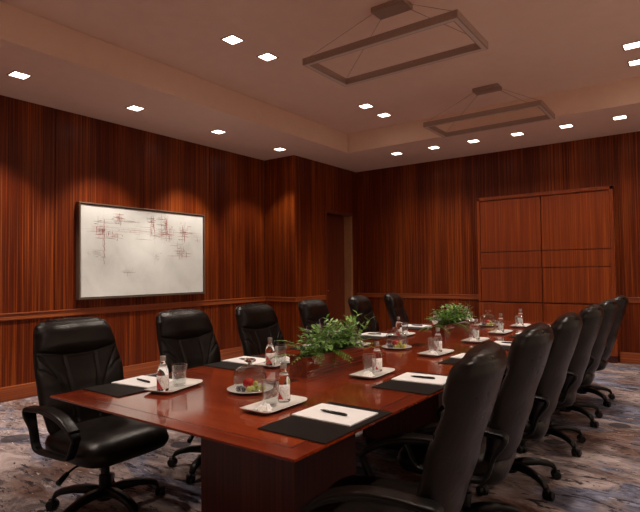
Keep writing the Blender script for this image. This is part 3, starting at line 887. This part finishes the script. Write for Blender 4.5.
# ------------------------------------------------------------------ cloches with fruit
def make_plate():
    bm = bmesh.new()
    lathe(bm, [(0,0),(.062,0),(.066,.002),(.112,.014),(.114,.0155),(.112,.0165),(.066,.006),(0,.0055)], 48)
    return mesh_obj('fruit_plate', bm, M_white, None, True)
def make_cloche():
    t = thing('glass_cloche', '', 'cloche')
    bm = bmesh.new()
    lathe(bm, [(.078,0),(.081,.0),(.081,.074),(.076,.092),(.060,.106),(.035,.114),(.006,.1165),(0,.1165),(0,.1135),(.034,.111),(.058,.1035),(.0735,.090),(.078,.074),(.078,0)], 48)
    bmesh.ops.remove_doubles(bm, verts=bm.verts, dist=1e-6)
    mesh_obj('glass_dome', bm, M_dome, t, True)
    bm = bmesh.new(); lathe(bm, [(0,.1160),(.010,.1162),(.009,.124),(.012,.130),(.027,.136),(.030,.142),(.026,.148),(0,.150)], 28)
    mesh_obj('knob', bm, M_bottle, t, True)
    return t
def sphereish(name, m, r, sz=1, dimple=0):
    bm = bmesh.new(); prof = []
    for k in range(17):
        a = -PI/2+PI*k/16; rr = r*math.cos(a); z = r*sz*math.sin(a)
        if dimple: z -= dimple*r*max(0, 1-(rr/(r*.45)))**1*(1 if a > 0 else -.5)
        prof.append((max(0, rr) if 0 < k < 16 else 0, z+r*sz))
    lathe(bm, prof, 24); return mesh_obj(name, bm, m, None, True)
plate, cloche = make_plate(), make_cloche()
fruit = sphereish('red_plum', M_apple, .030, .95, .12)
gg = sphereish('green_grape', M_grape, .0135, 1.1); dg = sphereish('dark_grape', M_dgrape, .0125, 1.1)
cl_pos = [(-1.80, 1.87), (-1.86, 3.52), (-1.80, 5.46)]
cl_lab = ['nearest the camera', 'in the middle of the table', 'toward the far end']
for i, (x, y) in enumerate(cl_pos):
    w = cl_lab[i]
    place(plate, USED, (x, y, TZ+.0004), 0, 'round white plate of fruit under a glass dome, ' + w, 'plate', 'fruit plates on the table')
    place(cloche, USED, (x, y, TZ+.0104), 0, 'clear glass dome cover with knob over fruit, ' + w, 'cloche', 'glass domes on the table')
    a = cam_ang(x, y)
    def off(f, s): return (x+math.cos(a)*f-math.sin(a)*s, y+math.sin(a)*f+math.cos(a)*s)
    z = TZ+.0060
    place(fruit, USED, (*off(-.018, -.006), z), 0, 'round red fruit on plate under the glass dome, ' + w, 'fruit', 'red fruits under the domes')
    k = 0
    for (f, s, zz) in ((.040, .012, 0), (.042, .040, 0), (.022, .030, .0), (.012, .056, 0), (.034, .026, .021), (.054, -.006, 0), (.046, .058, 0)):
        place(gg, USED, (*off(f, s), z+zz), 0, 'one of the green grapes on the fruit plate ' + w, 'grape', 'green grapes on the plate ' + w)
    for (f, s, zz) in ((.040, -.032, 0), (.018, -.044, 0), (.030, -.058, 0)):
        place(dg, USED, (*off(f, s), z+zz), 0, 'one of the dark grapes on the fruit plate ' + w, 'grape', 'dark grapes on the plate ' + w)

# ------------------------------------------------------------------ planters
def leaf(bm, o, d, up, ln, wd, bend=.3, segs=4):
    """curved pointed leaf with a folded midrib"""
    d = d.normalized(); s = d.cross(up)
    if s.length < 1e-4: s = d.cross(Vector((1,0,0)))
    s.normalize(); u = s.cross(d).normalized()
    prev = None; p = o.copy(); dd = d.copy()
    for i in range(segs+1):
        t = i/segs
        w = wd*.5*math.sin(min(1, t*1.15+.08)*PI*.93)**.8 if i < segs else 0
        a = bm.verts.new(p - s*w + u*w*.35); m_ = bm.verts.new(p); b_ = bm.verts.new(p + s*w + u*w*.35)
        if prev:
            bm.faces.new((prev[0], prev[1], m_, a)); bm.faces.new((prev[1], prev[2], b_, m_))
        prev = (a, m_, b_)
        dd = (dd - u*bend/segs).normalized(); p = p + dd*ln/segs
def plant_set(bmF, bmI, bmT, bmW, L0, L1, seed, tall_at, hgt):
    R = random.Random(seed)
    # ferns: arching fronds with paired leaflets
    for k in range(34):
        y = L0 + (L1-L0)*R.random()**1.5
        a = R.uniform(0, 2*PI); el = R.uniform(.25, 1.1)
        if y < L0+.12: a = R.uniform(PI*1.0, PI*2.0)
        d = Vector((math.cos(a)*math.cos(el), math.sin(a)*math.cos(el), math.sin(el)))
        ln = R.uniform(.14, .24); p = Vector((R.uniform(-.03,.03), y, .10)); pts = [p.copy()]
        for s in range(10):
            d = (d + Vector((0,0,-.11))).normalized(); p = p + d*ln/10; pts.append(p.copy())
        if p.z < .02: continue
        tube(bmF, pts, [.0014]*10+[.0006], 4)
        for s in range(2, 11):
            t = s/10; dd = (pts[s]-pts[s-1]).normalized(); sd = dd.cross(Vector((0,0,1))).normalized()
            l_ = .034*math.sin(PI*min(1, t*.85+.12))+.006
            for q in (-1, 1): leaf(bmF, pts[s], (sd*q+dd*.55), Vector((0,0,1)), l_, .009, .25, 3)
    # broad leaves on short stalks
    for k in range(300):
        y = L0+.10 + (L1-L0-.12)*R.random(); a = R.uniform(0, 2*PI); el = R.uniform(.15, 1.25)
        r = R.uniform(.04, .15)
        d = Vector((math.cos(a)*math.cos(el), math.sin(a)*math.cos(el), math.sin(el)))
        p = Vector((R.uniform(-.03,.03), y, .10)); e = p + d*r; e.z += .025
        if e.z < .035: continue
        tube(bmI, [p, (p+e)/2+Vector((0,0,.015)), e], [.0014,.0012,.001], 4, False)
        dl_ = (d+Vector((R.uniform(-.5,.5), R.uniform(-.5,.5), R.uniform(-.6,.2)))).normalized()
        leaf(bmI, e, dl_, Vector((0,0,1)), R.uniform(.030,.056), R.uniform(.020,.036), .7, 4)
    # upright cluster of lance leaves
    for (ty, n, hh_) in tall_at:
        for k in range(n):
            a = R.uniform(0, 2*PI); el = R.uniform(.75, 1.45)
            d = Vector((math.cos(a)*math.cos(el), math.sin(a)*math.cos(el), math.sin(el)))
            ln = hh_*R.uniform(.55, 1); p = Vector((R.uniform(-.02,.02), ty+R.uniform(-.04,.04), .10)); e = p+d*ln
            tube(bmT, [p, (p+e)/2, e], [.0022,.0018,.001], 5)
            for q in range(9):
                t = .35+.65*q/8; o = p.lerp(e, t); aa = q*2.4+k
                dl_ = Vector((math.cos(aa), math.sin(aa), .75)).normalized()+d*.4
                leaf(bmT, o, dl_, Vector((0,0,1)), R.uniform(.045,.070), .017, .55, 4)
    # thin purple sprigs
    for k in range(16):
        y = L0+(L1-L0)*R.uniform(.25, .8); a = R.uniform(0, 2*PI); el = R.uniform(.7, 1.3)
        d = Vector((math.cos(a)*math.cos(el), math.sin(a)*math.cos(el), math.sin(el))); p = Vector((0, y, .10)); e = p+d*R.uniform(.14,.22)
        tube(bmW, [p, (p+e)/2+Vector((0,0,.01)), e], [.0014,.0012,.0008], 4)
        for q in range(7):
            o = p.lerp(e, .5+.5*q/6); aa = q*2.2
            leaf(bmW, o, Vector((math.cos(aa), math.sin(aa), .6)), Vector((0,0,1)), .018, .009, .3, 3)
def planter(x, y, ln, label, seed, tall_at):
    t = thing('planter', label, 'planter', (x, y, TZ+.0004))
    w, h_, th = .060, .110, .010; l = ln/2
    mesh_obj('wooden_box', boxes((-w, w, -l, -l+th, 0, h_), (-w, w, l-th, l, 0, h_), (-w, -w+th, -l+th, l-th, 0, h_), (w-th, w, -l+th, l-th, 0, h_), (-w+th, w-th, -l+th, l-th, 0, .012)), M_planter, t)
    mesh_obj('soil', boxes((-w+th, w-th, -l+th, l-th, .012, .092)), M_soil, t)
    F_, I_, T_, W_ = bmesh.new(), bmesh.new(), bmesh.new(), bmesh.new()
    plant_set(F_, I_, T_, W_, -l+.03, l-.03, seed, tall_at, .2)
    for nm, b_, m_ in (('fern', F_, M_fern), ('broadleaf_foliage', I_, M_ivy), ('upright_foliage', T_, M_tall), ('purple_sprigs', W_, M_twig)):
        mesh_obj(nm, b_, m_, t, True, normals=False)
planter(-1.82, 2.575, .60, 'long glossy wooden planter with ferns and leafy greens, nearer one on the table', 5, [(.19, 13, .25)])
planter(-1.84, 4.55, .60, 'long wooden planter of bushy green leaves, farther one on the table', 11, [(.0, 5, .17), (-.15, 4, .14)])

# ------------------------------------------------------------------ camera, world, view
yaw, pitch, roll = -.6304, .0321, -.0113
f = Vector((math.sin(yaw)*math.cos(pitch), math.cos(yaw)*math.cos(pitch), math.sin(pitch)))
r = Vector((math.cos(yaw), -math.sin(yaw), 0)); u = r.cross(f)
r2 = r*math.cos(roll)+u*math.sin(roll); u2 = -r*math.sin(roll)+u*math.cos(roll)
cam = bpy.data.cameras.new('camera'); co = bpy.data.objects.new('camera', cam); COL.objects.link(co)
mt = Matrix((r2, u2, -f)).transposed().to_4x4(); mt.translation = Vector((0, 0, 1.33)); co.matrix_world = mt
cam.sensor_width = 36; cam.lens = 517.49/640*36; cam.clip_start = .05
SC.camera = co
w = bpy.data.worlds.new('world'); SC.world = w; w.use_nodes = True
w.node_tree.nodes['Background'].inputs[0].default_value = (.01,.01,.012,1)
SC.view_settings.view_transform = 'Standard'; SC.view_settings.look = 'None'
SC.view_settings.gamma = 1; SC.view_settings.use_curve_mapping = False
SC.view_settings.exposure = 0.0
SC.cycles.use_denoising = True
SC.cycles.max_bounces = 12; SC.cycles.diffuse_bounces = 6; SC.cycles.transmission_bounces = 10; SC.cycles.sample_clamp_indirect = 6
